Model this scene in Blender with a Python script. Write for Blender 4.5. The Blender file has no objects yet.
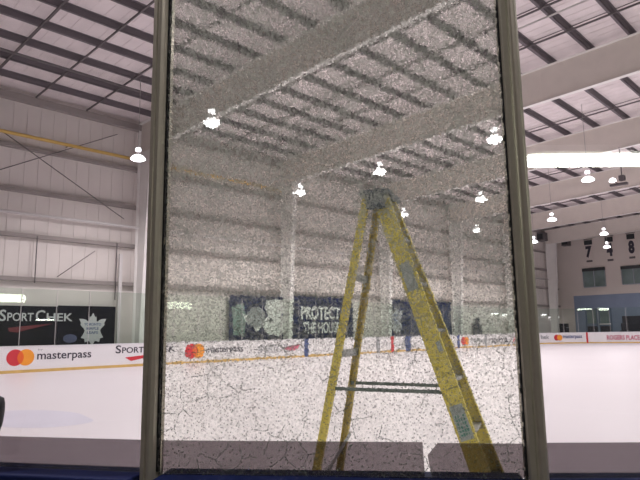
import bpy, bmesh, math, random
from mathutils import Vector, Matrix
random.seed(7)
SC = bpy.context.scene
COL = SC.collection

# ------------------------------------------------------------------ camera frame (also used to measure places)
FPX = 590.0
CR = Vector((0.69685658, -0.71707132, -0.01412877))
CU = Vector((-0.10077237, -0.11739772, 0.98795886))
CF = Vector((0.71009565, 0.68704184, 0.15407035))
CAM = Vector((0, 0, 1.5))
def hit(x, y, ax, val):
    d = CR*((x-320)/FPX) + CU*((240-y)/FPX) + CF
    return CAM + d*((val-CAM[ax])/d[ax])

# ------------------------------------------------------------------ materials
def mat(name, col, rough=.6, metal=0, spec=.5, noise=0, nscale=5, emit=None, estr=0, bump=0, bscale=50):
    m = bpy.data.materials.new(name); m.use_nodes = True
    nt = m.node_tree; b = nt.nodes['Principled BSDF']
    c = (*col, 1)
    b.inputs['Base Color'].default_value = c
    b.inputs['Roughness'].default_value = rough
    b.inputs['Metallic'].default_value = metal
    b.inputs['Specular IOR Level'].default_value = spec
    tc = nt.nodes.new('ShaderNodeTexCoord')
    if noise:
        n = nt.nodes.new('ShaderNodeTexNoise'); n.inputs['Scale'].default_value = nscale; n.inputs['Detail'].default_value = 5
        nt.links.new(tc.outputs['Object'], n.inputs['Vector'])
        r = nt.nodes.new('ShaderNodeValToRGB')
        r.color_ramp.elements[0].position = .3; r.color_ramp.elements[1].position = .7
        r.color_ramp.elements[0].color = (*[k*(1-noise) for k in col], 1)
        r.color_ramp.elements[1].color = (*[min(1, k*(1+noise)) for k in col], 1)
        nt.links.new(n.outputs['Fac'], r.inputs['Fac']); nt.links.new(r.outputs['Color'], b.inputs['Base Color'])
    if bump:
        n = nt.nodes.new('ShaderNodeTexNoise'); n.inputs['Scale'].default_value = bscale
        nt.links.new(tc.outputs['Object'], n.inputs['Vector'])
        bp = nt.nodes.new('ShaderNodeBump'); bp.inputs['Strength'].default_value = bump
        nt.links.new(n.outputs['Fac'], bp.inputs['Height']); nt.links.new(bp.outputs['Normal'], b.inputs['Normal'])
    if emit:
        b.inputs['Emission Color'].default_value = (*emit, 1); b.inputs['Emission Strength'].default_value = estr
    return m

def math_node(N, L, op, a, b=None, c=None):
    n = N.new('ShaderNodeMath'); n.operation = op
    for i, v in enumerate((a, b, c)):
        if v is None: continue
        if isinstance(v, (int, float)): n.inputs[i].default_value = v
        else: L.new(v, n.inputs[i])
    return n.outputs[0]

def clear_glass(name, tint=(.93, .96, .94), refl=1.0, haze=0.0):
    m = bpy.data.materials.new(name); m.use_nodes = True
    nt = m.node_tree; N = nt.nodes; L = nt.links; N.clear()
    o = N.new('ShaderNodeOutputMaterial'); t = N.new('ShaderNodeBsdfTransparent'); g = N.new('ShaderNodeBsdfGlossy')
    t.inputs['Color'].default_value = (*tint, 1); g.inputs['Roughness'].default_value = 0.0; g.inputs['Color'].default_value = (refl, refl, refl, 1)
    f = N.new('ShaderNodeFresnel'); f.inputs['IOR'].default_value = 1.5
    gb = N.new('ShaderNodeNewGeometry'); fr_ = math_node(N, L, 'MULTIPLY', math_node(N, L, 'MULTIPLY', f.outputs[0], math_node(N, L, 'SUBTRACT', 1.0, gb.outputs['Backfacing'])), 1.8); fr_ = math_node(N, L, 'MINIMUM', fr_, 1.0)
    mx = N.new('ShaderNodeMixShader'); L.new(fr_, mx.inputs[0]); L.new(t.outputs[0], mx.inputs[1]); L.new(g.outputs[0], mx.inputs[2])
    last = mx
    if haze:
        d = N.new('ShaderNodeBsdfDiffuse'); d.inputs['Color'].default_value = (.75, .85, .8, 1)
        m2 = N.new('ShaderNodeMixShader'); m2.inputs[0].default_value = haze
        L.new(mx.outputs[0], m2.inputs[1]); L.new(d.outputs[0], m2.inputs[2]); last = m2
    L.new(last.outputs[0], o.inputs[0])
    return m

def shattered_glass():
    """tempered glass broken into thousands of dice that still hang together"""
    m = bpy.data.materials.new('shattered_glass'); m.use_nodes = True
    nt = m.node_tree; N = nt.nodes; L = nt.links; N.clear()
    o = N.new('ShaderNodeOutputMaterial')
    tc = N.new('ShaderNodeTexCoord')
    # object coordinates: x along the pane, y through it, z up.  flatten y so both faces agree
    sep = N.new('ShaderNodeSeparateXYZ'); L.new(tc.outputs['Object'], sep.inputs[0])
    cmb = N.new('ShaderNodeCombineXYZ'); L.new(sep.outputs[0], cmb.inputs[0]); L.new(sep.outputs[2], cmb.inputs[1])
    # wobble
    wn = N.new('ShaderNodeTexNoise'); wn.inputs['Scale'].default_value = 9; wn.inputs['Detail'].default_value = 3
    L.new(cmb.outputs[0], wn.inputs['Vector'])
    ws = N.new('ShaderNodeVectorMath'); ws.operation = 'MULTIPLY_ADD'
    L.new(wn.outputs['Color'], ws.inputs[0]); ws.inputs[1].default_value = (.03, .03, .0); L.new(cmb.outputs[0], ws.inputs[2])
    P = ws.outputs[0]
    def vor(scale, feat, dim='2D'):
        v = N.new('ShaderNodeTexVoronoi'); v.voronoi_dimensions = dim; v.feature = feat; v.inputs['Scale'].default_value = scale
        L.new(P, v.inputs['Vector']); return v
    cell = vor(175, 'F1'); edge = vor(175, 'DISTANCE_TO_EDGE')
    big = vor(16, 'DISTANCE_TO_EDGE')
    # patchy crack density: heavier at the top of the pane
    dn = N.new('ShaderNodeTexNoise'); dn.inputs['Scale'].default_value = 7; dn.inputs['Detail'].default_value = 4
    L.new(cmb.outputs[0], dn.inputs['Vector'])
    fn = N.new('ShaderNodeTexNoise'); fn.inputs['Scale'].default_value = 260; fn.inputs['Detail'].default_value = 2
    L.new(cmb.outputs[0], fn.inputs['Vector'])
    up = N.new('ShaderNodeMapRange'); L.new(sep.outputs[2], up.inputs[0])
    up.inputs[1].default_value = .12; up.inputs[2].default_value = .95; up.inputs[3].default_value = .28; up.inputs[4].default_value = 1.35
    dens = math_node(N, L, 'MULTIPLY', up.outputs[0], math_node(N, L, 'ADD', dn.outputs['Fac'], .45))
    # fine cracks
    e = math_node(N, L, 'LESS_THAN', edge.outputs['Distance'], math_node(N, L, 'MULTIPLY', dens, .17))
    sp = math_node(N, L, 'GREATER_THAN', fn.outputs['Fac'], math_node(N, L, 'MULTIPLY_ADD', dens, -.08, .56))
    crack = math_node(N, L, 'MULTIPLY', e, sp)
    # long wandering cracks, broken up
    bl = math_node(N, L, 'LESS_THAN', big.outputs['Distance'], .028)
    bm_ = math_node(N, L, 'GREATER_THAN', dn.outputs['Fac'], .52)
    sp2 = math_node(N, L, 'GREATER_THAN', fn.outputs['Fac'], .47)
    bigc = math_node(N, L, 'MULTIPLY', math_node(N, L, 'MULTIPLY', bl, bm_), sp2)
    csep = N.new('ShaderNodeSeparateColor'); L.new(cell.outputs['Color'], csep.inputs[0])
    rnd = math_node(N, L, 'GREATER_THAN', csep.outputs[2], .62)
    dot = math_node(N, L, 'MULTIPLY', math_node(N, L, 'MULTIPLY', math_node(N, L, 'LESS_THAN', cell.outputs['Distance'], .42), rnd), math_node(N, L, 'MULTIPLY', csep.outputs[0], DOT))
    crackf = math_node(N, L, 'MAXIMUM', math_node(N, L, 'MAXIMUM', dot, math_node(N, L, 'MULTIPLY', crack, CRACK)), math_node(N, L, 'MULTIPLY', bigc, .8))
    gg = N.new('ShaderNodeNewGeometry'); crackf = math_node(N, L, 'MULTIPLY', crackf, math_node(N, L, 'SUBTRACT', 1.0, gg.outputs['Backfacing']))
    # each die is tilted a little: refraction through it shifts what lies behind
    cn = N.new('ShaderNodeVectorMath'); cn.operation = 'SUBTRACT'; L.new(cell.outputs['Color'], cn.inputs[0]); cn.inputs[1].default_value = (.5, .5, .5)
    sc_ = N.new('ShaderNodeVectorMath'); sc_.operation = 'SCALE'; L.new(cn.outputs[0], sc_.inputs[0]); geo = N.new('ShaderNodeNewGeometry'); L.new(math_node(N, L, 'MULTIPLY', math_node(N, L, 'MULTIPLY', dens, TILT), math_node(N, L, 'SUBTRACT', 1.0, geo.outputs['Backfacing'])), sc_.inputs['Scale'])
    an = N.new('ShaderNodeVectorMath'); an.operation = 'ADD'; L.new(geo.outputs['Normal'], an.inputs[0]); L.new(sc_.outputs[0], an.inputs[1])
    nn = N.new('ShaderNodeVectorMath'); nn.operation = 'NORMALIZE'; L.new(an.outputs[0], nn.inputs[0])
    rf = N.new('ShaderNodeBsdfRefraction'); rf.inputs['IOR'].default_value = 1.12; rf.inputs['Roughness'].default_value = 0.0
    rf.inputs['Color'].default_value = (.985, 1, .965, 1); L.new(nn.outputs[0], rf.inputs['Normal'])
    mx = rf
    # crack faces: grey green scatter
    df = N.new('ShaderNodeBsdfDiffuse'); df.inputs['Color'].default_value = (.33, .36, .32, 1)
    tl = N.new('ShaderNodeBsdfTranslucent'); tl.inputs['Color'].default_value = (.42, .46, .40, 1)
    dm = N.new('ShaderNodeMixShader'); dm.inputs[0].default_value = .5; L.new(df.outputs[0], dm.inputs[1]); L.new(tl.outputs[0], dm.inputs[2])
    # pale haze mixed into the glass to brighten it, uneven from die to die
    veil = N.new('ShaderNodeMixShader')
    L.new(math_node(N, L, 'MULTIPLY', math_node(N, L, 'MULTIPLY', dens, VEIL), math_node(N, L, 'MULTIPLY_ADD', math_node(N, L, 'POWER', csep.outputs[1], 1.6), 2.9, .12)), veil.inputs[0]); L.new(mx.outputs[0], veil.inputs[1]); 
    vd = N.new('ShaderNodeBsdfTranslucent'); vd.inputs['Color'].default_value = (.95, .99, .90, 1); vr = N.new('ShaderNodeBsdfDiffuse'); vr.inputs['Color'].default_value = (.93, .97, .88, 1); vm = N.new('ShaderNodeMixShader'); vm.inputs[0].default_value = .42; L.new(vd.outputs[0], vm.inputs[1]); L.new(vr.outputs[0], vm.inputs[2]); L.new(vm.outputs[0], veil.inputs[2])
    fin = N.new('ShaderNodeMixShader'); L.new(crackf, fin.inputs[0]); L.new(veil.outputs[0], fin.inputs[1]); L.new(dm.outputs[0], fin.inputs[2])
    L.new(fin.outputs[0], o.inputs[0])
    return m
CRACK, TILT, VEIL, DOT = .50, .031, .135, .62

M = {}
M['ice'] = mat('ice', (.80, .755, .785), .35, spec=.25, noise=.02, nscale=.35)
M['wall'] = mat('wall_panel', (.76, .705, .68), .8, noise=.04, nscale=1.2)
M['girt'] = mat('girt_paint', (.33, .295, .285), .7)
M['endwall'] = mat('end_wall', (.74, .67, .63), .85, noise=.03, nscale=.8)
M['blue_wall'] = mat('blue_wall', (.27, .33, .46), .8, noise=.05, nscale=1)
M['steel'] = mat('painted_steel', (.76, .70, .645), .6, noise=.04, nscale=2)
M['column'] = mat('column_paint', (.88, .86, .84), .6, noise=.04, nscale=2)
M['purlin'] = mat('purlin', (.15, .13, .145), .7)
M['rod'] = mat('rod', (.13, .115, .12), .6)
M['deck'] = mat('roof_insulation', (.80, .73, .735), .75, noise=.08, nscale=1.5, bump=.5, bscale=1.4)
M['white_board'] = mat('board_white', (.80, .78, .80), .45, noise=.02, nscale=1)
M['yellow_kick'] = mat('kick_yellow', (.66, .44, .14), .5, noise=.1, nscale=3)
M['cap_white'] = mat('cap_white', (.75, .75, .78), .5)
M['navy'] = mat('navy_banner', (.014, .022, .080), .85, spec=.1, noise=.15, nscale=3)
M['black_banner'] = mat('dark_banner', (.006, .006, .014), .85, spec=.08, noise=.4, nscale=1.2)
M['white_ink'] = mat('white_ink', (.62, .62, .65), .6)
M['bright_ink'] = mat('bright_ink', (.88, .87, .87), .6)
M['grey_ink'] = mat('grey_ink', (.35, .36, .38), .6)
M['sage_ink'] = mat('sage_ink', (.22, .30, .28), .6)
M['dark_ink'] = mat('dark_ink', (.035, .03, .05), .6)
M['red_ink'] = mat('red_ink', (.62, .035, .05), .6)
M['faded_red'] = mat('faded_red_ink', (.20, .02, .035), .6)
M['pink_ink'] = mat('rose_ink', (.55, .13, .20), .6)
M['orange_ink'] = mat('orange_ink', (.88, .33, .03), .6)
M['blend_ink'] = mat('deep_orange_ink', (.80, .13, .02), .6)
M['blue_ink'] = mat('blue_ink', (.07, .10, .24), .6)
M['cap_blue'] = mat('navy_ledge', (.010, .018, .085), .7, spec=.15, noise=.2, nscale=8)
M['alu'] = mat('brushed_aluminium', (.47, .43, .35), .40, metal=.5, noise=.05, nscale=30)
M['alu_light'] = mat('aluminium_rounded_face', (.52, .50, .41), .38, metal=.7)
M['gasket'] = mat('black_gasket', (.008, .008, .009), .7)
M['black'] = mat('black_rubber', (.01, .01, .018), .6)
M['yellow'] = mat('yellow_fibreglass', (.66, .55, .10), .55, noise=.12, nscale=25)
M['yellow_dim'] = mat('darker_yellow_fibreglass', (.50, .39, .08), .6, noise=.15, nscale=25)  # darker copy of the ladder yellow, used on the far rear rail
M['ladder_alu'] = mat('ladder_aluminium', (.36, .37, .37), .4, metal=.6)
M['brace'] = mat('spreader_steel', (.13, .17, .15), .5, metal=.4)
M['ladder_cap'] = mat('ladder_cap_plastic', (.035, .055, .085), .5, noise=.3, nscale=20)
M['label_grey'] = mat('label_grey', (.34, .38, .36), .5, noise=.2, nscale=60)
M['label_teal'] = mat('label_teal', (.01, .17, .12), .5)
M['lamp_shell'] = mat('lamp_shell', (.8, .8, .85), .4, emit=(1, .95, 1), estr=3.0)
M['lamp_lens'] = mat('lamp_lens', (.9, .9, .9), .4, emit=(1, .96, 1), estr=14)
M['cord'] = mat('lamp_cord', (.35, .33, .33), .6)
M['tube'] = mat('fluorescent_tube', (.9, .9, .9), .4, emit=(.97, 1, .86), estr=36)
M['tube_far'] = mat('fluorescent_tube_bright', (.9, .9, .9), .4, emit=(.90, 1, .80), estr=14)
M['fixture'] = mat('fixture_white', (.7, .7, .7), .5)
M['pipe_yellow'] = mat('gas_pipe_yellow', (.66, .44, .12), .5, noise=.06, nscale=3)
M['pipe_white'] = mat('pipe_white', (.75, .72, .72), .5)
M['window'] = mat('dim_window', (.17, .23, .23), .15, noise=.25, nscale=.8)
M['window_dark'] = mat('window_dark', (.04, .045, .05), .2)
M['frame_grey'] = mat('frame_grey', (.36, .40, .46), .5)
M['concrete'] = mat('concrete', (.12, .115, .11), .85, noise=.1, nscale=4, bump=.2)
M['seat'] = mat('dark_seating', (.02, .018, .035), .6)
M['seam'] = mat('seam_strip', (.50, .48, .48), .6)
M['glass'] = clear_glass('far_rink_glass', (.92, .96, .93), haze=.006)
M['pane'] = clear_glass('near_pane', (.985, .99, .985))
M['shatter'] = shattered_glass()
M['smoke'] = clear_glass('smoke_strip', (.50, .465, .48), refl=.3, haze=.06)

# ------------------------------------------------------------------ mesh helpers
class MB:
    def __init__(s): s.bm = bmesh.new()
    def box(s, c, size, X=None, Y=None, Z=None):
        X = Vector(X or (1, 0, 0)).normalized(); Y = Vector(Y or (0, 1, 0)).normalized(); Z = Vector(Z or (0, 0, 1)).normalized()
        c = Vector(c); v = []
        for k in (-.5, .5):
            for j in (-.5, .5):
                for i in (-.5, .5):
                    v.append(s.bm.verts.new(c + X*i*size[0] + Y*j*size[1] + Z*k*size[2]))
        for f in ((0, 2, 3, 1), (4, 5, 7, 6), (0, 1, 5, 4), (2, 6, 7, 3), (0, 4, 6, 2), (1, 3, 7, 5)):
            s.bm.faces.new([v[i] for i in f])
        return s
    def bar(s, a, b, w, d, side=(0, 0, 1)):
        a, b = Vector(a), Vector(b); X = (b-a); l = X.length; X.normalize()
        Y = Vector(side).cross(X)
        if Y.length < 1e-4: Y = Vector((1, 0, 0)).cross(X)
        Y.normalize(); Z = X.cross(Y)
        return s.box((a+b)/2, (l, w, d), X, Y, Z)
    def prism(s, pts, ext):
        """closed polygon pts (3D) pushed along ext"""
        ext = Vector(ext); a = [s.bm.verts.new(Vector(p)) for p in pts]; b = [s.bm.verts.new(Vector(p)+ext) for p in pts]
        n = len(pts); s.bm.faces.new(a); s.bm.faces.new(b[::-1])
        for i in range(n): s.bm.faces.new((a[i], b[i], b[(i+1) % n], a[(i+1) % n]))
        return s
    def tube(s, a, b, r, n=10, r2=None):
        a, b = Vector(a), Vector(b); r2 = r if r2 is None else r2
        d = (b-a).normalized(); u = d.orthogonal().normalized(); w = d.cross(u)
        A = []; B = []
        for i in range(n):
            t = 2*math.pi*i/n; k = u*math.cos(t)+w*math.sin(t)
            A.append(s.bm.verts.new(a+k*r)); B.append(s.bm.verts.new(b+k*r2))
        for i in range(n):
            f = s.bm.faces.new((A[i], A[(i+1) % n], B[(i+1) % n], B[i])); f.smooth = True
        s.bm.faces.new(A[::-1]); s.bm.faces.new(B)
        return s
    def lathe(s, prof, c=(0, 0, 0), n=20):
        c = Vector(c); rings = []
        for r, z in prof:
            rings.append([s.bm.verts.new(c+Vector((r*math.cos(2*math.pi*i/n), r*math.sin(2*math.pi*i/n), z))) for i in range(n)])
        for a, b in zip(rings, rings[1:]):
            for i in range(n):
                f = s.bm.faces.new((a[i], a[(i+1) % n], b[(i+1) % n], b[i])); f.smooth = True
        s.bm.faces.new(rings[0][::-1]); s.bm.faces.new(rings[-1])
        return s
    def build(s, name, m, parent=None, bevel=0, local=None):
        bmesh.ops.recalc_face_normals(s.bm, faces=s.bm.faces)
        if local: s.bm.transform(local)
        me = bpy.data.meshes.new(name); s.bm.to_mesh(me); s.bm.free()
        me.materials.append(m)
        o = bpy.data.objects.new(name, me); COL.objects.link(o)
        if parent: o.parent = parent; o.matrix_parent_inverse = Matrix.Identity(4) if local else parent_inv(parent)
        if bevel:
            bv = o.modifiers.new('bevel', 'BEVEL'); bv.width = bevel; bv.segments = 3; bv.limit_method = 'ANGLE'
        return o
def world_of(o):
    m = o.matrix_basis.copy()
    if o.parent: m = world_of(o.parent) @ o.matrix_parent_inverse @ m
    return m
def parent_inv(p): return world_of(p).inverted()
def tag(o, label, cat, group=None, kind=None):
    if label: o['label'] = label
    if cat: o['category'] = cat
    if group: o['group'] = group
    if kind: o['kind'] = kind
    return o
def thing(name, label, cat, loc=(0, 0, 0), rot=0, group=None):
    o = bpy.data.objects.new(name, None); COL.objects.link(o); o.location = loc; o.rotation_euler = (0, 0, rot); o.empty_display_size = .2
    return tag(o, label, cat, group)
def struct(o): o['kind'] = 'structure'; return o

def text(name, s, m, parent, p0, width, height, face='far', depth=.012, bold=0.0, shear=0.0, squash=True):
    """lettering as a raised mesh: p0 = lower left corner in the world, facing -y ('far') or -x ('end')"""
    cu = bpy.data.curves.new(name, 'FONT'); cu.body = s; cu.size = 1; cu.extrude = .01; cu.offset = bold; cu.shear = shear
    cu.resolution_u = 3
    t = bpy.data.objects.new('tmp_text', cu); COL.objects.link(t)
    dg = bpy.context.evaluated_depsgraph_get(); dg.update()
    me = bpy.data.meshes.new_from_object(t.evaluated_get(dg))
    bpy.data.objects.remove(t)
    xs = [v.co.x for v in me.vertices]; ys = [v.co.y for v in me.vertices]
    x0, x1, y0, y1 = min(xs), max(xs), min(ys), max(ys)
    for v in me.vertices:
        a = (v.co.x-x0)/(x1-x0)*width; b = (v.co.y-y0)/(y1-y0)*height; c = (v.co.z/.01*.5+.5)*depth
        if face == 'far': v.co = Vector(p0)+Vector((a, -c, b))
        else: v.co = Vector(p0)+Vector((-c, -a, b))
    me.name = name; me.materials.clear(); me.materials.append(m)
    o = bpy.data.objects.new(name, me); COL.objects.link(o)
    if parent: o.parent = parent; o.matrix_parent_inverse = parent_inv(parent)
    return o
def flat(name, pts, m, parent, face, depth, off=0.0):
    """a thin printed or cut shape; pts are (along, up) in metres, face = ('far', v) or ('end', u)"""
    if face[0] == 'far': P = [Vector((a, face[1]-off, z)) for a, z in pts]; e = Vector((0, -depth, 0))
    else: P = [Vector((face[1]-off, a, z)) for a, z in pts]; e = Vector((-depth, 0, 0))
    return MB().prism(P, e).build(name, m, parent)
def disc(c, z, r, n=24, rz=None):
    rz = rz or r
    return [(c+r*math.cos(2*math.pi*i/n), z+rz*math.sin(2*math.pi*i/n)) for i in range(n)]
LEAF = [(0, 1), (.16, .72), (.24, .78), (.26, .46), (.34, .44), (.50, .56), (.64, .60), (.95, .62), (.80, .34), (.86, .24), (.62, .02), (.54, -.12), (.60, -.30), (.78, -.58), (.54, -.64),
        (.50, -.86), (.20, -.78), (.08, -.98)]
def leaf(cx, cz, w, h):
    pts = [(x, z) for x, z in LEAF]; pts += [(-x, z) for x, z in reversed(LEAF[1:])]
    return [(cx+x*w/2, cz+z*h/2) for x, z in pts]

# ------------------------------------------------------------------ dimensions of the rink
V_W, U_END = 27.8, 68.0          # far long wall, end wall
V_B, U_B, RC = 26.35, 63.6, 8.5  # far boards, end boards, corner radius
V_NEAR, U_BACK = -9.0, -9.0
CC = Vector((8.0, 6.36))         # centre of the near corner arc
def zt(v):                       # underside of the roof purlins
    return 13.45-.035*v if v > 4 else 13.31+.035*(v-4)*1.0
# ------------------------------------------------------------------ setting
struct(MB().box((29.5, 9.4, -.15), (78, 38, .2)).build('floor', M['concrete']))
def rrect():
    pts = []
    n = 10
    for (cx, cy, a0) in ((U_B-RC, V_B-RC, 0), (CC.x, V_B-RC, 90), (CC.x, CC.y, 180), (U_B-RC, CC.y, 270)):
        for i in range(n+1):
            a = math.radians(a0+90*i/n); rr = RC-.15 if a0 == 180 else RC-.03; pts.append((cx+rr*math.cos(a), cy+rr*math.sin(a), -.048))
    return pts
ice = MB().prism(rrect(), (0, 0, .048)).build('ice_sheet', M['ice'])
tag(ice, 'white ice sheet of the rink with faint scratches', 'ice')
def ice_mark(name, pts, m): return MB().prism([(x, y, .0006) for x, y in pts], (0, 0, .0012)).build(name, m, ice)
M['ice_blue'] = mat('ice_paint_lilac', (.70, .68, .78), .4, noise=.06, nscale=.8)
M['ice_pink'] = mat('ice_paint_pink', (.78, .62, .66), .4)
c = hit(30, 418, 2, 0); a = []
for i in range(28):
    t = 2*math.pi*i/28; p = hit(30+62*math.cos(t)*(1+.06*math.sin(5*t)), 419+9*math.sin(t), 2, 0); a.append((p.x, p.y))
ice_mark('painted_patch', a, M['ice_blue'])
ice_mark('goal_line', [(58.9, V_B-.4), (59.0, V_B-.4), (59.0, -1.5), (58.9, -1.5)], M['ice_pink'])

wf = struct(MB().box((29.5, V_W+.1, 6.3), (77.2, .2, 12.9)).build('wall_far', M['wall']))
for z in (9.93, 7.93, 5.9, 3.95):
    MB().box((29.5, V_W-.12, z), (77, .24, .05)).box((29.5, V_W-.22, z+.08), (77, .02, .16)).build('girt', M['girt'], wf)
MB().tube((-8, V_W-.3, 6.93), (67.8, V_W-.3, 6.93), .07).build('pipe', M['pipe_white'], wf)
# standing seams of the metal panels
sm = MB()
for i in range(126): sm.box((-8+i*.6, V_W-.012, 8.2), (.03, .024, 8.4))
sm.build('panel_seams', M['wall'], wf)
MB().box((29.5, V_W-.15, 12.28), (77, .3, .32)).build('eave_strut', M['girt'], wf)
we = struct(MB().box((U_END+.1, 9.4, 6.6), (.2, 37.2, 13.4)).build('wall_end', M['endwall']))
MB().box((U_END-.04, 8.9, 2.55), (.08, 34.2, 5.1)).build('blue_lower_wall', M['blue_wall'], we)
wn_ = struct(MB().box((29.5, V_NEAR-.1, 6.5), (77.2, .2, 13.2)).build('wall_near', mat('near_wall_dark', (.10, .095, .09), .8)))
wb = struct(MB().box((U_BACK-.1, 9.4, 6.6), (.2, 37.2, 13.4)).build('wall_back', mat('back_wall_dark', (.07, .065, .06), .8)))

# ceiling: two slopes of white faced insulation, one mesh, with purlins and bridging as its parts
PH = .25
cb = MB()
for (v0, v1) in ((V_NEAR, 4), (4, V_W)):
    z0, z1 = zt(v0)+PH, zt(v1)+PH
    cb.prism([(U_BACK, v0, z0), (U_BACK, v1, z1), (U_BACK, v1, z1+.2), (U_BACK, v0, z0+.2)], (U_END-U_BACK, 0, 0))
ceil = struct(cb.build('ceiling', M['deck']))
k = -8
while True:
    v = 6.4+1.65*k; k += 1
    if v > V_W-.3: break
    if v < V_NEAR+.5: continue
    z = zt(v)
    p = MB().box((29.4, v, z+PH/2), (76.8, .03, PH)).box((29.4, v+.05, z+.008), (76.8, .13, .016)).box((29.4, v-.05, z+PH-.01), (76.8, .10, .016))
    p.build('purlin', M['purlin'], ceil)
    # insulation roll sags a little each side of the purlin
for u in [5.1, 7.4, 9.6, 12.0, 17.6, 20.2, 22.6, 27.6, 32.6, 37.6, 42.6, 47.6, 52.6, 57.6]:
    b = MB()
    for (va, vb) in ((V_NEAR+.3, 4), (4, V_W-.3)):
        b.bar((u, va, zt(va)-.03), (u, vb, zt(vb)-.03), .06, .06)
        b.bar((u+.22, va, zt(va)+.22), (u+.22, vb, zt(vb)+.22), .025, .025)
    b.build('bridging_rod', M['rod'], ceil)
# wrinkle battens in the insulation facing
wr = MB()
for i in range(150):
    u = -5+i*.5
    if abs((u-5) % 10) < .4: continue
    for (va, vb) in ((4, V_W-.4),): wr.bar((u, va, zt(va)+PH-.006), (u+random.uniform(-.1, .1), vb, zt(vb)+PH-.006), .02, .02)
wr.build('insulation_wrinkles', M['deck'], ceil)
for u, vv in ((20.9, None),):
    q = MB(); q.tube((u, V_NEAR+.3, zt(V_NEAR+.3)-.06), (u, 4, zt(4)-.06), .035); q.tube((u, 4, zt(4)-.06), (u, V_W-.4, zt(V_W-.4)-.06), .035)
    tag(q.build('ceiling_conduit', M['pipe_white']), 'thin pale conduit under the roof panels before the wide upper right girder', 'conduit')
q = MB().tube((-8, 23.75, zt(23.75)-.08), (14.6, 23.75, zt(23.75)-.08), .05)
tag(q.build('ceiling_pipe', M['rod']), 'thin dark pipe crossing the upper left ceiling', 'pipe')

# rigid frames
FL = {5: 'steel roof frame nearest the camera, passing overhead', 15: 'deep steel roof frame whose girder crosses the top of the shattered pane',
      25: 'wide beige steel frame crossing the upper right corner, column behind the left part of the shattered pane',
      35: 'steel frame third from the left, column rising just right of the ladder top', 45: 'steel frame with its column behind the right side of the shattered pane',
      55: 'far steel frame just before the end wall corner', 65: 'last steel frame standing at the end wall'}
for u in (15, 25, 35, 45, 55, 65):
    t = thing('roof_frame', FL[u], 'steel frame', (u, V_W-.6, -.05), group='steel roof frames')
    c_ = MB()
    xo = V_W-.28
    c_.prism([(u-.006, xo, -.05), (u-.006, xo, zt(xo)-.02), (u-.006, xo-1.15, zt(xo)-1.55), (u-.006, xo-.62, -.05)], (.012, 0, 0))
    c_.bar((u, xo-.62, -.05), (u, xo-1.2, zt(xo)-1.6), .30, .025, side=(0, 1, 0))
    c_.bar((u, xo+.01, -.05), (u, xo+.01, zt(xo)-.03), .30, .02, side=(0, 1, 0))
    c_.build('column', M['column'], t)
    r = MB()
    va = xo-1.18; za = zt(va)-1.68
    def g(v): return zt(v)-1.60
    r.prism([(u-.011, xo-.02, zt(xo)-.05), (u-.011, 4, zt(4)-.03), (u-.011, 4, g(4)), (u-.011, va, g(va)), (u-.011, xo-.02, g(va))], (.022, 0, 0))
    r.prism([(u-.006, 4, zt(4)-.03), (u-.006, V_NEAR+.3, zt(V_NEAR+.3)-.03), (u-.006, V_NEAR+.3, g(V_NEAR+.3)), (u-.006, 4, g(4))], (.012, 0, 0))
    r.build('girder', M['steel'], t)
    fl = MB()
    for (vA, vB) in ((V_NEAR+.3, 4), (4, va)):
        fl.bar((u, vA, g(vA)), (u, vB, g(vB)), .24, .025)
    fl.build('bottom_flange', M['column'], t)
    fl = MB()
    for (vA, vB) in ((V_NEAR+.3, 4), (4, xo)): fl.bar((u, vA, zt(vA)-.035), (u, vB, zt(vB)-.035), .34, .025)
    fl.build('top_flange', M['column'], t)
# X bracing rods on the far wall
def brace(p, q, label):
    tag(MB().tube(p, q, .02, 6).build('bracing_rod', M['rod']), label, 'bracing rod')
w = V_W-.33
def hw(x, y): return hit(x, y, 1, w)
brace(hw(-5, 126), hw(124, 219), 'thin dark diagonal rod running down across the upper left wall')
brace(hw(-5, 171)-Vector((0, -.06, 0)), hw(118, 134)-Vector((0, -.06, 0)), 'thin dark diagonal rod rising to the right across the upper left wall')
brace(hw(57, 277), hw(95, 251), 'short thin diagonal rod low on the left wall above the dark banners')
def rodv(x, y0, y1, lab, r=.025, m='rod'):
    a = hw(x, (y0+y1)/2); tag(MB().tube((a.x, w, hw(x, y0).z), (a.x, w, hw(x, y1).z), r, 8).build('hanger_rod', M[m]), lab, 'rod')
rodv(36, 236, 283, 'thin dark upright rod low on the left wall, the left one')
rodv(116, 243, 300, 'thin dark upright rod on the left wall just before the white column')
a = hw(121, 254); tag(MB().box((a.x, w, a.z/2), (.16, .12, a.z)).build('downspout', M['pipe_white']), 'white square downpipe at the left of the first column', 'pipe')
# yellow gas pipe
for ua, ub_, lab in ((-8, 14.7, 'yellow pipe running along the upper left wall'), (15.3, 24.7, 'yellow pipe seen dimly through the upper shattered pane')):
    t = thing('gas_pipe', lab, 'pipe', (ua, V_W-.45, 10.46))
    MB().tube((ua, V_W-.45, 10.46), (ub_, V_W-.45, 10.46), .08).build('pipe', M['pipe_yellow'], t)
    for k in range(int((ub_-ua)/3)): MB().box((ua+1.2+3*k, V_W-.24, 10.46), (.04, .43, .05)).build('bracket', M['girt'], t)

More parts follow.
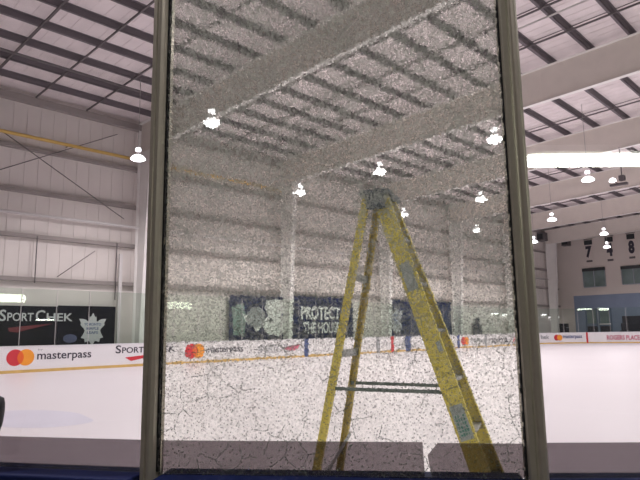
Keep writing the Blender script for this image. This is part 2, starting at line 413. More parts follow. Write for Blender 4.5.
# ------------------------------------------------------------------ far boards, ads
fb = thing('rink_boards', 'long white advertising boards with yellow kick strip around the far side of the ice', 'rink boards', (35, V_B, 0))
def board_path(off):
    P = [Vector((CC.x-4, V_B+off, 0))]
    for i in range(13):
        a = math.radians(90-90*i/12); P.append(Vector((U_B-RC+(RC+off)*math.cos(a), V_B-RC+(RC+off)*math.sin(a), 0)))
    P.append(Vector((U_B+off, 3, 0)))
    return P
def strip(z0, z1, d, m, name, off=0):
    A = board_path(off); B = board_path(off+d); b = MB()
    for i in range(len(A)-1):
        q = [A[i], A[i+1], B[i+1], B[i]]
        b.prism([p+Vector((0, 0, z0)) for p in q], (0, 0, z1-z0))
    return b.build(name, m, fb)
strip(.12, 1.06, .12, M['white_board'], 'panel', off=.0)
strip(0.0, .12, .14, M['yellow_kick'], 'kick_strip', off=-.02)
strip(1.06, 1.10, .17, M['cap_white'], 'cap_rail', off=-.02)
def ub(x, y=345): return hit(x, y, 1, V_B-.01)
def mc(x, yc, rpx):   # two overlapping circles
    a = ub(x-rpx*.62, yc); b = ub(x+rpx*.62, yc); r = (ub(x+rpx, yc).x-ub(x-rpx, yc).x)/2; z = (a.z+b.z)/2; r = min(r, .37)
    d = r*.62
    flat('red_circle', disc(a.x, z, r), M['red_ink'], fb, ('far', V_B), .006)
    flat('orange_circle', disc(a.x+1.25*r, z, r), M['orange_ink'], fb, ('far', V_B), .009)
    h = r*.62; n = 10; th = math.acos(.625)
    L_ = [(a.x+r*math.cos(-th+2*th*i/n), z+r*math.sin(-th+2*th*i/n)) for i in range(n+1)] + [(a.x+1.25*r+r*math.cos(math.pi-th+2*th*i/n), z+r*math.sin(math.pi-th+2*th*i/n)) for i in range(1, n)]
    flat('circle_overlap', L_, M['blend_ink'], fb, ('far', V_B), .012)
def ad(s, x0, x1, yb, ytop, m, name='ad_text', **kw):
    a = ub(x0, yb); b = ub(x1, yb); t = ub(x0, ytop)
    return text(name, s, m, fb, (a.x, V_B, (a.z+b.z)/2), b.x-a.x, t.z-a.z, depth=.01, **kw)
mc(20.5, 357.5, 8.6)
ad('masterpass', 37, 91, 361.0, 351.5, M['dark_ink'], bold=.01)
ad('by', 38, 43, 351, 348.5, M['grey_ink'])
def sportchek(x0, x1, yb, ytop, m, parentf, vv, par):
    # small capitals with tall S and C
    a = hit(x0, yb, 1, vv); b = hit(x1, yb, 1, vv); H = hit(x0, ytop, 1, vv).z-a.z; W = b.x-a.x
    parts = [('S', 0, .085, 1), ('PORT', .10, .45, .74), ('C', .47, .60, 1), ('HEK', .62, 1.0, .74)]
    for s, f0, f1, h in parts:
        if f0 > 1: continue
        text('sign_text', s, m, par, (a.x+W*f0, vv, a.z), W*(f1-f0)*.98, H*h, depth=.012, bold=.012)
sportchek(115.5, 176, 353.5, 345.5, M['dark_ink'], None, V_B, fb)
sw = [ub(125, 357.5), ub(143, 355.2), ub(164, 353.5), ub(146, 357.5), ub(131, 361)]
flat('red_swoosh', [(p.x, p.z) for p in sw], M['red_ink'], fb, ('far', V_B), .008)
mc(196, 351, 8.0)
ad('masterpass', 206, 243, 354, 346.5, M['dark_ink'], bold=.01)
ad('SPORTCHEK', 258, 292, 352.5, 345, M['grey_ink'], bold=.01)
flat('red_swoosh', [(p.x, p.z) for p in (ub(284, 348), ub(300, 344), ub(297, 349), ub(290, 351))], M['pink_ink'], fb, ('far', V_B), .011)
mc(466, 341, 3.6)
ad('masterpass', 471, 486, 342.5, 338.5, M['grey_ink'])
ad('TOYOTA', 491, 508, 343.3, 338, M['dark_ink'], bold=.02)
ad('A', 513, 518, 342, 337, M['red_ink'])
def bline(x, wpx, m, name):
    a = ub(x-wpx/2, 345).x; b = ub(x+wpx/2, 345).x
    MB().box(((a+b)/2, V_B-.018, .56), (b-a, .03, 1.08)).build(name, m, fb)
bline(306, 4.0, M['blue_ink'], 'blue_line_mark'); bline(392.3, 2.6, M['red_ink'], 'red_line_mark')
bline(458.5, 2.0, M['blue_ink'], 'blue_line_mark'); bline(378, 3, M['grey_ink'], 'grey_upright')
bline(408, 5.5, M['blue_ink'], 'dark_blue_gate_edge'); bline(486, 2.0, M['grey_ink'], 'grey_upright')
# ads in the curved corner and along the end boards
def corner_pt(x, y):
    """where the sight line meets the curved or end boards"""
    d = CR*((x-320)/FPX) + CU*((240-y)/FPX) + CF
    lo, hi = 30, 110
    for _ in range(50):
        m_ = (lo+hi)/2; p = CAM+d*m_
        cx, cy = U_B-RC, V_B-RC
        if p.x > cx and p.y > cy: out = math.hypot(p.x-cx, p.y-cy) > RC
        else: out = p.x > U_B or p.y > V_B
        if out: hi = m_
        else: lo = m_
    return CAM+d*lo
def curved_text(s, x0, x1, yb, yt, m, name='ad_text', bold=0.01):
    a, b = corner_pt(x0, yb), corner_pt(x1, yb); top = corner_pt(x0, yt)
    o = text(name, s, m, None, (0, 0, 0), (b-a).xy.length, top.z-a.z, depth=.01, bold=bold)
    n = (a-b).xy.orthogonal(); 
    ang = math.atan2(b.y-a.y, b.x-a.x)
    mid = (a+b)/2; e = (Vector((mid.x, mid.y))-Vector((U_B-RC, V_B-RC))); 
    o.rotation_euler = (0, 0, ang)
    inw = Vector((-(b.y-a.y), b.x-a.x, 0)).normalized()
    if inw.dot(Vector((CAM.x-a.x, CAM.y-a.y, 0))) < 0: inw = -inw
    o.location = Vector((a.x, a.y, a.z))-(-inw)*.03
    o.parent = fb; o.matrix_parent_inverse = parent_inv(fb)
    return o
def curved_disc(x, y, rpx, m, off):
    a = corner_pt(x-rpx, y); b = corner_pt(x+rpx, y); mid = (a+b)/2; r = (b-a).xy.length/2; r = min(r, .36)
    d = (b-a); d.z = 0; d.normalize(); inw = Vector((d.y, -d.x, 0))
    if inw.dot(CAM-mid) < 0: inw = -inw
    mid += inw*off
    MB().prism([mid+d*r*math.cos(2*math.pi*i/20)+Vector((0, 0, r*math.sin(2*math.pi*i/20))) for i in range(20)], inw*.01).build('ad_circle', m, fb)
curved_text('hek', 541, 549, 339, 335, M['grey_ink'])
curved_disc(556.5, 337.6, 2.6, M['red_ink'], .03); curved_disc(559.5, 337.6, 2.6, M['orange_ink'], .045)
curved_text('masterpass', 563, 582, 339.3, 335.2, M['blue_ink'])
p = corner_pt(587, 338); MB().box((p.x-.03, p.y, .56), (.05, .22, 1.08)).build('red_line_mark', M['red_ink'], fb)
curved_text('ROGERS', 607, 625, 339.8, 335.2, M['pink_ink'], bold=.02); curved_text('PLACE', 626.5, 640, 339.8, 335.2, M['pink_ink'], bold=.02)

# clear panels above the far boards
def glass_panel(a, b, z0, z1, label, group, m=None):
    a, b = Vector(a), Vector(b); mid = (a+b)/2; l = (b-a).length; ang = math.atan2(b.y-a.y, b.x-a.x)
    t = thing('rink_glass', label, 'glass panel', (mid.x, mid.y, z0), ang, group)
    loc = Matrix.Identity(4)
    MB().box((0, 0, (z1-z0)/2), (l-.035, .012, z1-z0)).build('pane', m or M['glass'], t, local=loc)
    MB().box((l/2-.02, 0, (z1-z0)/2), (.022, .02, z1-z0)).build('seam_post', M['seam'], t, local=loc)
    return t
P = []
u = 7.70
while u < U_B-RC-.2: P.append((u, V_B+.06)); u += 1.47
PJ = len(P)
for i in range(0, 10):
    a_ = math.radians(90-90*i/9); P.append((U_B-RC+(RC+.06)*math.cos(a_), V_B-RC+(RC+.06)*math.sin(a_)))
v = V_B-RC-1.42
while v > 12: P.append((U_B+.06, v)); v -= 1.42
for i in range(len(P)-1):
    if i < PJ-1: lab, gr = 'clear upright glass panel above the long far boards', 'glass panels along the far side'
    elif i < PJ+9: lab, gr = 'clear glass panel in the curved far corner', 'glass panels round the far corner'
    else: lab, gr = 'clear glass panel above the end boards', 'glass panels along the end'
    glass_panel(P[i], P[i+1], 1.10, 3.5, lab, gr)

# ------------------------------------------------------------------ banners on the far wall
VB = V_W-.31      # hung on the girt line
def wallx(x, y=325): return hit(x, y, 1, VB)
def banner(x0, x1, ytop, ybot, m, label, name='banner'):
    a, b = wallx(x0), wallx(x1); z1 = wallx((x0+x1)/2, ytop).z; z0 = wallx((x0+x1)/2, ybot).z
    t = thing(name, label, 'banner', ((a.x+b.x)/2, VB+.02, z0))
    MB().box(((a.x+b.x)/2, VB+.02, (z0+z1)/2), (b.x-a.x, .03, z1-z0)).build('sheet', m, t)
    return t
b1 = banner(-40, 56.8, 305.5, 346, M['black_banner'], 'dark wall banner with pale SPORTCHEK lettering and a faded red swoosh')
sportchek(-1, 73, 321.0, 309.5, M['white_ink'], None, VB, b1)
flat('red_swoosh', [(p.x, p.z) for p in (wallx(8, 328), wallx(20, 326.5), wallx(53, 323.5), wallx(30, 329), wallx(17, 332.5), wallx(9, 331.5))], M['faded_red'], b1, ('far', VB), .01)
b2 = banner(57.2, 115, 306, 346, M['black_banner'], 'dark wall banner with a large white maple leaf emblem')
a = wallx(92.5, 328.5); lw = wallx(106, 328).x-wallx(78.5, 328).x; lh = wallx(92, 312).z-wallx(92, 343.5).z
flat('leaf_emblem', leaf(a.x, a.z, lw*1.04, lh), M['white_ink'], b2, ('far', VB), .012)
def leaf_text(par, cx, cz, w, h, m=M['blue_ink']):
    for i, s in enumerate(('TORONTO', 'MAPLE', 'LEAFS')):
        ww = w*(.62, .44, .40)[i]
        text('emblem_text', s, m, par, (cx-ww/2, VB-.012, cz+h*(.09-.13*i)), ww, h*.085, depth=.006, bold=.02)
leaf_text(b2, a.x, a.z, lw, lh)
a = wallx(70, 338.5); flat('pale_blue_splash', disc(a.x, a.z, .33, 12, .2), mat('pale_blue_ink', (.10, .11, .22), .7), b2, ('far', VB), .01)
# picture banner
b3 = banner(229.5, 288, 296.5, 339.5, M['navy'], 'navy picture banner with a grey disc and a torn white figure, behind the cracked glass')
def wp(L_): return [(wallx(x, y).x, wallx(x, y).z) for x, y in L_]
flat('sage_field', wp([(232, 306), (243, 303), (246, 318), (244, 336), (233, 335)]), M['sage_ink'], b3, ('far', VB), .006)
flat('white_figure', wp([(267, 301), (276, 299), (286, 300), (286, 312), (280, 315), (286, 317), (286, 331), (279, 336), (268, 334), (262, 326), (257, 332), (253, 327), (246, 322), (243, 314), (249, 316), (256, 322), (262, 322), (268, 316), (264, 308)]), M['bright_ink'], b3, ('far', VB), .008)
a = wallx(256, 317); flat('grey_disc', disc(a.x, a.z, .72, 20, .62), M['grey_ink'], b3, ('far', VB), .010)
a = wallx(270.5, 320.3); flat('dark_spot', disc(a.x, a.z, .12, 10), M['dark_ink'], b3, ('far', VB), .012)
b4 = banner(291.5, 353, 297.5, 338.5, M['navy'], 'navy banner reading PROTECT THE HOUSE in white')
def wtext(s, x0, x1, y0, y1, par, m, bold=.03):
    a, b, t_ = wallx(x0, y0), wallx(x1, y0), wallx(x0, y1); text('banner_text', s, m, par, (a.x, VB, a.z), b.x-a.x, t_.z-a.z, depth=.02, bold=bold)
wtext('PROTECT', 301, 340, 319.5, 306, b4, M['bright_ink']); wtext('THE HOUSE', 303, 339.5, 333.5, 322, b4, M['bright_ink'], .015)
b5 = banner(389, 451.5, 301.5, 336.5, M['navy'], 'navy banner with a small white maple leaf, partly behind the ladder')
a = wallx(396.5, 319.5); lw = wallx(403, 320).x-wallx(390, 320).x; lh = wallx(396, 305).z-wallx(396, 334).z
flat('leaf_emblem', leaf(a.x, a.z, lw, lh), M['white_ink'], b5, ('far', VB), .012); leaf_text(b5, a.x, a.z, lw, lh)
a = wallx(477.5, 330); t = thing('wall_heater', 'small black box with a narrow top on the far wall between the right columns', 'heater', (a.x, VB, 1.0))
MB().box((a.x, VB-.02, 1.5), (1.05, .3, 1.0)).build('body', M['black'], t, bevel=.03); MB().box((a.x, VB-.02, 2.25), (.5, .2, .5)).build('flue', M['black'], t, bevel=.03)
MB().box((a.x, VB-.18, 1.5), (.8, .02, .6)).build('grille', M['dark_ink'], t)

# wall strip lights seen low on the far side
def strip_light(p, length, ang, label, m=M['tube'], r=.05, group=None, hang=None):
    t = thing('strip_light', label, 'strip light', p, ang, group)
    I = Matrix.Identity(4)
    MB().box((0, 0, .06), (length+.06, .16, .05)).build('housing', M['fixture'], t, local=I, bevel=.01)
    b = MB(); b.tube((-length/2, 0, 0), (length/2, 0, 0), r, 12); b.build('tube', m, t, local=I)
    for s in (-1, 1): MB().box((s*(length/2+.015), 0, .02), (.03, .10, .12)).build('end_cap', M['fixture'], t, local=I)
    if hang:
        b = MB()
        for s in (-1, 1): b.tube((s*length*.4, 0, .085), (s*length*.4, 0, hang), .006, 6)
        b.build('hanger', M['cord'], t, local=I)
    return t
for x0, x1, y, lab in ((494, 501, 313.5, 'small glaring strip light low beside the right post, left one of the pair'), (505, 513, 315, 'small glaring strip light low beside the right post, right one of the pair'),
                       (545, 549.5, 314.5, 'short bright strip light just right of the right aluminium post'), (555, 565, 317, 'bright strip light on the wall left of the blue end wall')):
    a = hit(x0, y, 1, V_W-.5); b = hit(x1, y, 1, V_W-.5)
    if b.x > U_END-.3: b = hit(x1, y, 1, V_W-.5); 
    if b.x > U_END-.4: a = Vector((U_END-.4-(b.x-a.x), a.y, a.z)); b = Vector((U_END-.4, b.y, b.z))
    t = strip_light(((a.x+b.x)/2, V_W-.12, (a.z+b.z)/2), (b.x-a.x)*.92, 0, lab, M['lamp_shell'])
# tubes on the near side wall, mirrored by the far panels
strip_light((18.9, V_NEAR+3, 5.0), 3.4, 0, 'long strip light on the near side, mirrored in the far glass at the left', M['tube_far'], .38, hang=7.9)
strip_light((37.2, V_NEAR+3, 4.75), 3.4, 0, 'strip light on the near side, mirrored in the far glass through the cracked pane', M['tube_far'], .38, hang=8.2)
strip_light((22.6, V_NEAR+3, 3.05), 1.6, 0, 'short low strip light on the near side, mirrored over the dark banner', M['tube'], .08, hang=9.9)

# ------------------------------------------------------------------ end wall things
def endp(x, y): return hit(x, y, 0, U_END-.1)
def end_box(name, x0, x1, y0, y1, m, d=.1, parent=None):
    a, b = endp(x0, (y0+y1)/2), endp(x1, (y0+y1)/2); z1, z0 = endp((x0+x1)/2, y0).z, endp((x0+x1)/2, y1).z
    return MB().box((U_END-.06-d/2, (a.y+b.y)/2, (z0+z1)/2), (d, abs(a.y-b.y), z1-z0)), ((a.y+b.y)/2, abs(a.y-b.y), z0, z1)
for i, (x0, x1, y0, y1) in enumerate(((583.5, 605.5, 268, 287), (622, 646, 265.5, 284))):
    b, (yc, wd, z0, z1) = end_box('window', x0, x1, y0, y1, M['window'])
    w_ = struct(b.build('window_%d' % (i+1), M['window']))
    MB().box((U_END-.2, yc, z1-.15), (.1, wd+.1, .34)).build('window_shade', M['window_dark'], w_)
    f = MB()
    for s in (-1, 0, 1): f.box((U_END-.19, yc+s*wd/2, (z0+z1)/2-.1), (.06, .07, z1-z0-.3))
    f.box((U_END-.19, yc, z0), (.06, wd, .08)); f.build('window_frame', M['window_dark'] if i < 0 else M['frame_grey'], w_)
# door with glazing in the blue wall
ya, yb = endp(586, 320).y, endp(612, 320).y
d_ = MB().box((U_END-.14, (ya+yb)/2, 2.0), (.12, ya-yb, 3.3)).build('door_1', mat('door_blue', (.13, .18, .27), .5)); struct(d_)
n = 2; wd = (ya-yb)/2
for i in range(2):
    yc = yb+wd*(i+.5)
    MB().box((U_END-.215, yc, 2.75), (.03, wd-.4, 1.5)).build('door_window', M['window'], d_)
    MB().box((U_END-.215, yc, 1.2), (.03, wd-.3, 1.0)).build('dark_panel', M['seat'], d_)
MB().box((U_END-.23, (ya+yb)/2, 2.0), (.05, .1, 3.2)).build('mullion', M['frame_grey'], d_)
MB().box((U_END-.235, yb+wd*.5, 1.92), (.06, wd-.2, .12)).build('push_bar', M['fixture'], d_)
ya, yb = endp(625, 325).y, endp(652, 325).y; ze = endp(632, 316).z
t = thing('bleacher_seats', 'block of dark seating against the blue wall at the right edge', 'seating', (U_END-1.4, (ya+yb)/2, -.05))
for k in range(3):
    MB().box((U_END-.6-.55*k, (ya+yb)/2, (ze-.75*k)/2), (.5, ya-yb, ze-.75*k)).build('row', M['seat'], t, bevel=.03)
a = endp(567.5, 327); t = thing('equipment_case', 'dark upright case on the floor at the far corner', 'case', (66.6, 26.5, -.05))
p = hit(567.5, 327, 1, 26.75)
MB().box((66.5, 26.75, 1.0), (.9, .7, 2.1)).build('body', M['seat'], t, bevel=.05); MB().box((66.5, 26.38, 1.6), (.5, .04, .08)).build('handle', M['frame_grey'], t)
# hanging championship banners
for (xc, y0, y1, wpx, lab, lines) in ((589, 239.5, 263, 8.5, 'small dark hanging banner high on the end wall, the leftmost of three', '7'), (610, 236, 262, 8.5, 'small dark purple hanging banner behind a bell lamp, middle of three', '4'),
                          (632, 233, 259.5, 8.5, 'small black hanging banner high at the right edge, rightmost of three', '8')):
    c0, c1 = endp(xc-wpx/2, 250), endp(xc+wpx/2, 250); z1, z0 = endp(xc, y0).z, endp(xc, y1).z
    t = thing('hanging_banner', lab, 'banner', (U_END-.18, (c0.y+c1.y)/2, z0), group='hanging banners')
    ym = (c0.y+c1.y)/2; wv = abs(c0.y-c1.y)
    MB().box((U_END-.2, ym, (z0+z1)/2), (.02, wv, z1-z0)).build('cloth', M['endwall'], t)
    h = z1-z0
    MB().box((U_END-.22, ym, z1-.13*h), (.02, wv*.95, .2*h)).build('title_block', M['window_dark'], t)
    text('number', lines, M['dark_ink'], t, (U_END-.21, ym+wv*.36, z0+.22*h), wv*.72, .5*h, face='end', bold=.06, depth=.02)
    MB().box((U_END-.22, ym, z0+.07*h), (.02, wv*.7, .08*h)).build('name_block', M['rod'], t)
    MB().tube((U_END-.2, ym-wv*.55, z1+.02), (U_END-.2, ym+wv*.55, z1+.02), .04, 8).build('pole', M['rod'], t)
p = hit(541, 237, 0, 64); t = thing('unit_heater', 'small dark box hanging under the roof at the far corner, left one', 'heater', tuple(p))
MB().box(p, (1.0, 1.1, .95)).build('body', M['rod'], t, bevel=.05); MB().tube((p.x, p.y, p.z+.47), (p.x, p.y, zt(p.y)), .05, 8).build('hanger', M['rod'], t); MB().box((p.x-.52, p.y, p.z), (.04, .8, .6)).build('grille', M['window_dark'], t)
p = hit(566, 242.5, 0, 67); t = thing('unit_heater', 'small dark box hanging under the roof at the far corner, right one', 'heater', tuple(p))
MB().box(p, (.8, .8, .8)).build('body', M['rod'], t, bevel=.05); MB().tube((p.x, p.y, p.z+.4), (p.x, p.y, zt(p.y)), .05, 8).build('hanger', M['rod'], t); MB().box((p.x-.42, p.y, p.z), (.04, .6, .5)).build('grille', M['window_dark'], t)
# twin black speaker with a small lamp under the girder at the right
p = hit(612.5, 180, 0, 35); 
t = thing('floodlight', 'small pale lamp beside a dark fitting under the girder, right of the bright reflection end', 'lamp', tuple(p))
MB().lathe([(.05, .12), (.16, .05), (.2, -.08), (.1, -.14)], p).build('shade', M['lamp_shell'], t)
q = hit(619, 184.5, 0, 35); MB().box(q, (.3, .9, .12)).build('bracket', M['rod'], t)
q2 = hit(622, 178, 0, 35); MB().box(q2, (.3, .3, .3)).build('sensor', M['rod'], t, bevel=.03); MB().tube(q2, (q2.x, q2.y, zt(q2.y)-1.5), .03, 6).build('stem', M['rod'], t); MB().bar(q, p, .05, .05).build('arm', M['rod'], t)

# ------------------------------------------------------------------ high bay lamps
def make_lamp():
    t = thing('bell_lamp', '', 'lamp')
    I = Matrix.Identity(4)
    MB().lathe([(.05, .50), (.10, .49), (.125, .43), (.12, .36), (.07, .33)]).build('ballast', M['lamp_shell'], t, local=I)
    MB().lathe([(.045, .33), (.045, .19)], n=12).build('neck', M['cord'], t, local=I)
    MB().lathe([(.07, .19), (.15, .17), (.25, .11), (.31, .03), (.32, -.01), (.30, -.02)], n=24).build('shade', M['lamp_shell'], t, local=I)
    MB().lathe([(.295, -.02), (.25, -.05), (.15, -.075), (.03, -.08)], n=24).build('lens', M['lamp_lens'], t, local=I)
    MB().tube((0, 0, .50), (0, 0, 1), .012, 6).build('cord', M['cord'], t, local=I)
    return t
proto = make_lamp()
LAMPW = 205
def place_lamp(u, v, z, label, first=[True]):
    if first[0]: t = proto; first[0] = False
    else:
        t = proto.copy(); COL.objects.link(t)
        for ch in proto.children:
            if ch.type == 'LIGHT': continue
            c_ = ch.copy(); COL.objects.link(c_); c_.parent = t
    t.location = (u, v, z); t['label'] = label; t['group'] = 'bell lamps under the roof'
    for ch in t.children:
        if ch.type == 'MESH' and ch.name.startswith('cord'):
            top = zt(v)-z; ch.scale.z = 1; ch.data = ch.data.copy()
            for vt in ch.data.vertices:
                if vt.co.z > .8: vt.co.z = top
    l = bpy.data.lights.new('lamp_glow', 'SPOT'); l.energy = LAMPW*4; l.spot_size = math.radians(162); l.spot_blend = .7; l.shadow_soft_size = .05; l.color = (1, .93, .95)
    lo = bpy.data.objects.new('lamp_glow', l); COL.objects.link(lo); lo.parent = t; lo.location = (0, 0, -.14)
LM = [(212, 120, 9, 'largest glaring bell lamp, upper left of the shattered pane'), (138, 156, 9, 'bright bell lamp in front of the first column, left of the left post'),
      (300, 190, 9, 'bell lamp just left of the ladder top'), (380, 169, 9, 'bright bell lamp directly above the ladder top'), (495, 137, 9, 'bright bell lamp left of the right post, highest there'),
      (481, 197, 9, 'bell lamp lower left of the highest lamp beside the right post'), (477, 228, 9, 'small bell lamp near the right column behind cracked glass'),
      (404, 212, 9, 'small bell lamp right of the ladder top'), (588, 177, 9, 'bell lamp directly below the bright tube reflection'), (552, 217, 9, 'small bell lamp right of the right post, alone'),
      (604, 231, 9, 'small bell lamp above the middle hanging banner'), (607, 244, 9, 'tiny bell lamp in front of the middle hanging banner'), (534, 239, 9, 'tiny bell lamp touching the right edge of the right post')]
for x, y, z, lab in LM:
    p = hit(x, y+3, 2, z); place_lamp(p.x, p.y, z-.0, lab)
for u, v in ((3, 22), (3, 16.4), (3, 9), (12, 4.7), (12, -1), (21, 4.7), (21, -1), (30.2, 3.5), (39.3, 4.7), (48.2, 4.7), (57.5, 4.7), (57.5, 11), (48.2, 10.5), (30.2, -2), (48.2, -2), (39.3, 9.6), (-4, 3), (4, -3)):
    place_lamp(u, v, 9, 'bell lamp hanging out of view over the rest of the rink')

# ------------------------------------------------------------------ near corner: boards, posts, panes
N1 = Vector((.943, 1.610)); N2 = Vector((1.600, .748))
dirs = {}
step = math.radians(6.8)
base = math.atan2(N2.y-N1.y, N2.x-N1.x); seg = (N2-N1).length
def adv(p, a, s): return p+Vector((math.cos(a), math.sin(a)))*s*seg
nodes = [N1, N2]
nodes.append(adv(N2, base+math.radians(4.0), 1)); nodes.append(adv(nodes[-1], base+math.radians(11), 1))
nodes.insert(0, adv(N1, base-math.radians(5.5), -1)); nodes.insert(0, adv(nodes[0], base-math.radians(12), -1))
# nodes: 0..5, centre pane between 2 and 3
names = ['far left', 'left', 'centre', 'right', 'far right']
SILL = 1.10
for i in range(5):
    a, b = nodes[i], nodes[i+1]; mid = (a+b)/2; d = (b-a).normalized(); ang = math.atan2(d.y, d.x); l = (b-a).length
    I = Matrix.Identity(4)
    # local frame: x along the pane (to the right seen from outside), y towards the ice
    if i == 0 or i == 4: lab = None
    lb = {0: 'section of near boards beyond the left edge of the view', 1: 'dark blue ledge of the near boards under the left pane', 2: 'dark blue ledge of the near boards under the shattered pane',
          3: 'dark blue ledge of the near boards under the right pane', 4: 'section of near boards beyond the right edge of the view'}[i]
    t = thing('near_boards', lb, 'rink boards', (mid.x, mid.y, -.05), ang, 'near board sections')
    MB().box((0, .02, .56), (l-.07, .10, 1.12)).build('panel', M['white_board'], t, local=I)
    MB().box((0, .0, 1.135), (l-.062, .16, .03)).build('ledge', M['cap_blue'], t, local=I, bevel=.006)
    if i in (0, 4): continue
    h = 1.85
    if i == 2:
        t = thing('shattered_rink_glass', 'shattered safety glass pane between the two aluminium posts, crazed all over', 'glass pane', (mid.x, mid.y, SILL), ang)
        MB().box((0, .0, h/2), (l-.052, .012, h)).build('glass', M['shatter'], t, local=I)
    else:
        t = thing('rink_glass', 'clear intact glass pane left of the left aluminium post' if i == 1 else 'clear intact glass pane right of the right post, mirroring a bright tube', 'glass pane', (mid.x, mid.y, SILL), ang)
        MB().box((0, .0, h/2), (l-.052, .012, h)).build('glass', M['pane'], t, local=I)
    # smoky strip along the foot of the glass
    def lx(x, y=455):   # local x on this pane for a sight line
        dr = CR*((x-320)/FPX)+CU*((240-y)/FPX)+CF; n_ = Vector((-d.y, d.x)); k_ = (mid-Vector((0, 0))).dot(n_)/Vector((dr.x, dr.y)).dot(n_)
        p_ = CAM+dr*k_; return (Vector((p_.x, p_.y))-mid).dot(d), p_.z-SILL
    hs = .092
    if i == 2:
        e = l/2-.028
        g0 = lx(424.5, 460)[0]; 
        s = thing('smoke_strip', 'smoky translucent strip along the foot of the shattered pane, left of its gap', 'strip', (mid.x, mid.y, SILL), ang)
        MB().prism([(-e, .010, .001), (g0, .010, .001), (g0-.003, .010, hs), (-e, .010, hs)], (0, .003, 0)).build('film', M['smoke'], s, local=I)
        g1 = lx(428, 460)[0]; g2 = lx(438, 446)[0]; g3 = lx(432, 475)[0]
        s = thing('smoke_strip', 'smoky translucent strip with a pointed end, right of the gap in the shattered pane', 'strip', (mid.x, mid.y, SILL), ang)
        MB().prism([(g3, .010, .001), (e, .010, .001), (e, .010, hs-.002), (g2, .010, hs-.002), (g1, .010, hs*.62), (g1+.004, .010, hs*.3)], (0, .003, 0)).build('film', M['smoke'], s, local=I)
    else:
        e = l/2-.028
        s = thing('smoke_strip', 'smoky translucent strip along the foot of the ' + ('left' if i == 1 else 'right') + ' clear pane', 'strip', (mid.x, mid.y, SILL), ang)
        MB().prism([(-e, .010, .001), (e, .010, .001), (e, .010, hs), (-e, .010, hs)], (0, .003, 0)).build('film', M['smoke'], s, local=I)
PW = {2: .047, 3: .052}
for i in (1, 2, 3, 4):
    p = nodes[i]; d = (nodes[i+1]-nodes[i-1]).normalized(); ang = math.atan2(d.y, d.x)
    lb = {1: 'aluminium post beyond the left edge of the view', 2: 'upright aluminium post at the left of the shattered pane', 3: 'upright aluminium post at the right of the shattered pane', 4: 'aluminium post beyond the right edge of the view'}[i]
    t = thing('glass_post', lb, 'post', (p.x, p.y, -.05), ang)
    I = Matrix.Identity(4); w2 = PW.get(i, .048)/2
    prof = [(-w2, .035), (-w2, -.020), (-w2*.86, -.030), (-w2*.30, -.034), (-w2*.2, -.031), (w2*.05, -.031), (w2*.18, -.040), (w2*.55, -.045), (w2*.88, -.036), (w2, -.022), (w2, .035)]
    b = MB(); b.prism([(x, y, 0.0) for x, y in prof], (0, 0, 3.1)); b.build('extrusion', M['alu'], t, local=I, bevel=.003)
    if i in (2, 3):
        # torn rubber gasket on the shattered side
        s = 1 if i == 2 else -1
        g = MB(); z = SILL+.06
        while z < SILL+1.85:
            hgt = random.uniform(.008, .016); ww = random.uniform(.003, .0075)
            g.box((s*(w2+ww/2-.001), -.012, z+hgt/2), (ww, .012, hgt)); z += hgt
        g.build('gasket', M['gasket'], t, local=I)
    # bolts low on the post
    b = MB()
    for z in (.6, .9): b.tube((0, -.034, z), (0, -.042, z), .008, 8)
    b.build('bolt', M['ladder_alu'], t, local=I)

# black rounded handle on the ledge at the left edge
p = CAM+(CR*((-12.5-320)/FPX)+CU*((240-430)/FPX)+CF)*1.60
# slide onto the left ledge plane line
d1 = (nodes[2]-nodes[1]).normalized(); n1 = Vector((-d1.y, d1.x)); dr = CR*((-12.5-320)/FPX)+CU*((240-430)/FPX)+CF
kk = (nodes[1]-n1*.056).dot(n1)/Vector((dr.x, dr.y)).dot(n1); p = CAM+dr*kk
s_ = kk/590
t = thing('latch_handle', 'black rounded handle standing on the blue ledge at the left edge', 'handle', (p.x, p.y, SILL))
px = lambda y: 1.5-((y-341)/590*kk)*.985
MB().lathe([(s_*9, px(466)-SILL), (s_*9.5, px(449)-SILL), (s_*11, px(437)-SILL), (s_*13.3, px(428)-SILL), (s_*14.3, px(417)-SILL), (s_*14.2, px(409)-SILL), (s_*13, px(403.5)-SILL), (s_*9, px(401.5)-SILL), (s_*2, px(401)-SILL)], n=24).build('grip', M['black'], t, local=Matrix.Identity(4))
MB().lathe([(s_*10, 0.0), (s_*10, .02), (s_*8, .05)], n=20).build('base', M['rod'], t, local=Matrix.Identity(4))

# ------------------------------------------------------------------ the tube mirrored in the right pane
a, b = nodes[3], nodes[4]; d = (b-a).normalized(); nn = Vector((d.y, -d.x, 0)); o3 = Vector((a.x, a.y, 0))
def mirror(p): return p-nn*2*((p-o3).dot(nn))
def onray(x, y, depth): return CAM+(CR*((x-320)/FPX)+CU*((240-y)/FPX)+CF)*depth
A = mirror(onray(528, 156.5, 4.6)); B = mirror(onray(700, 164.5, 4.6))
B.z = A.z = (A.z+B.z)/2
print('tube', A, B)
dd = B-A; t = thing('strip_light', 'wide fluorescent strip light behind the viewer, mirrored at the upper right', 'strip light', tuple((A+B)/2), math.atan2(dd.y, dd.x))
I = Matrix.Identity(4); Lt = dd.length
MB().box((0, 0, .072), (Lt+.06, .2, .05)).build('housing', M['fixture'], t, local=I, bevel=.01)
MB().tube((-Lt/2, 0, 0), (Lt/2, 0, 0), .052, 16).build('tube', M['tube'], t, local=I)
b = MB()
for s in (-1, 1): b.tube((s*Lt*.4, 0, .09), (s*Lt*.4, 0, zt(-2)-A.z), .006, 6)
b.build('hanger', M['cord'], t, local=I)
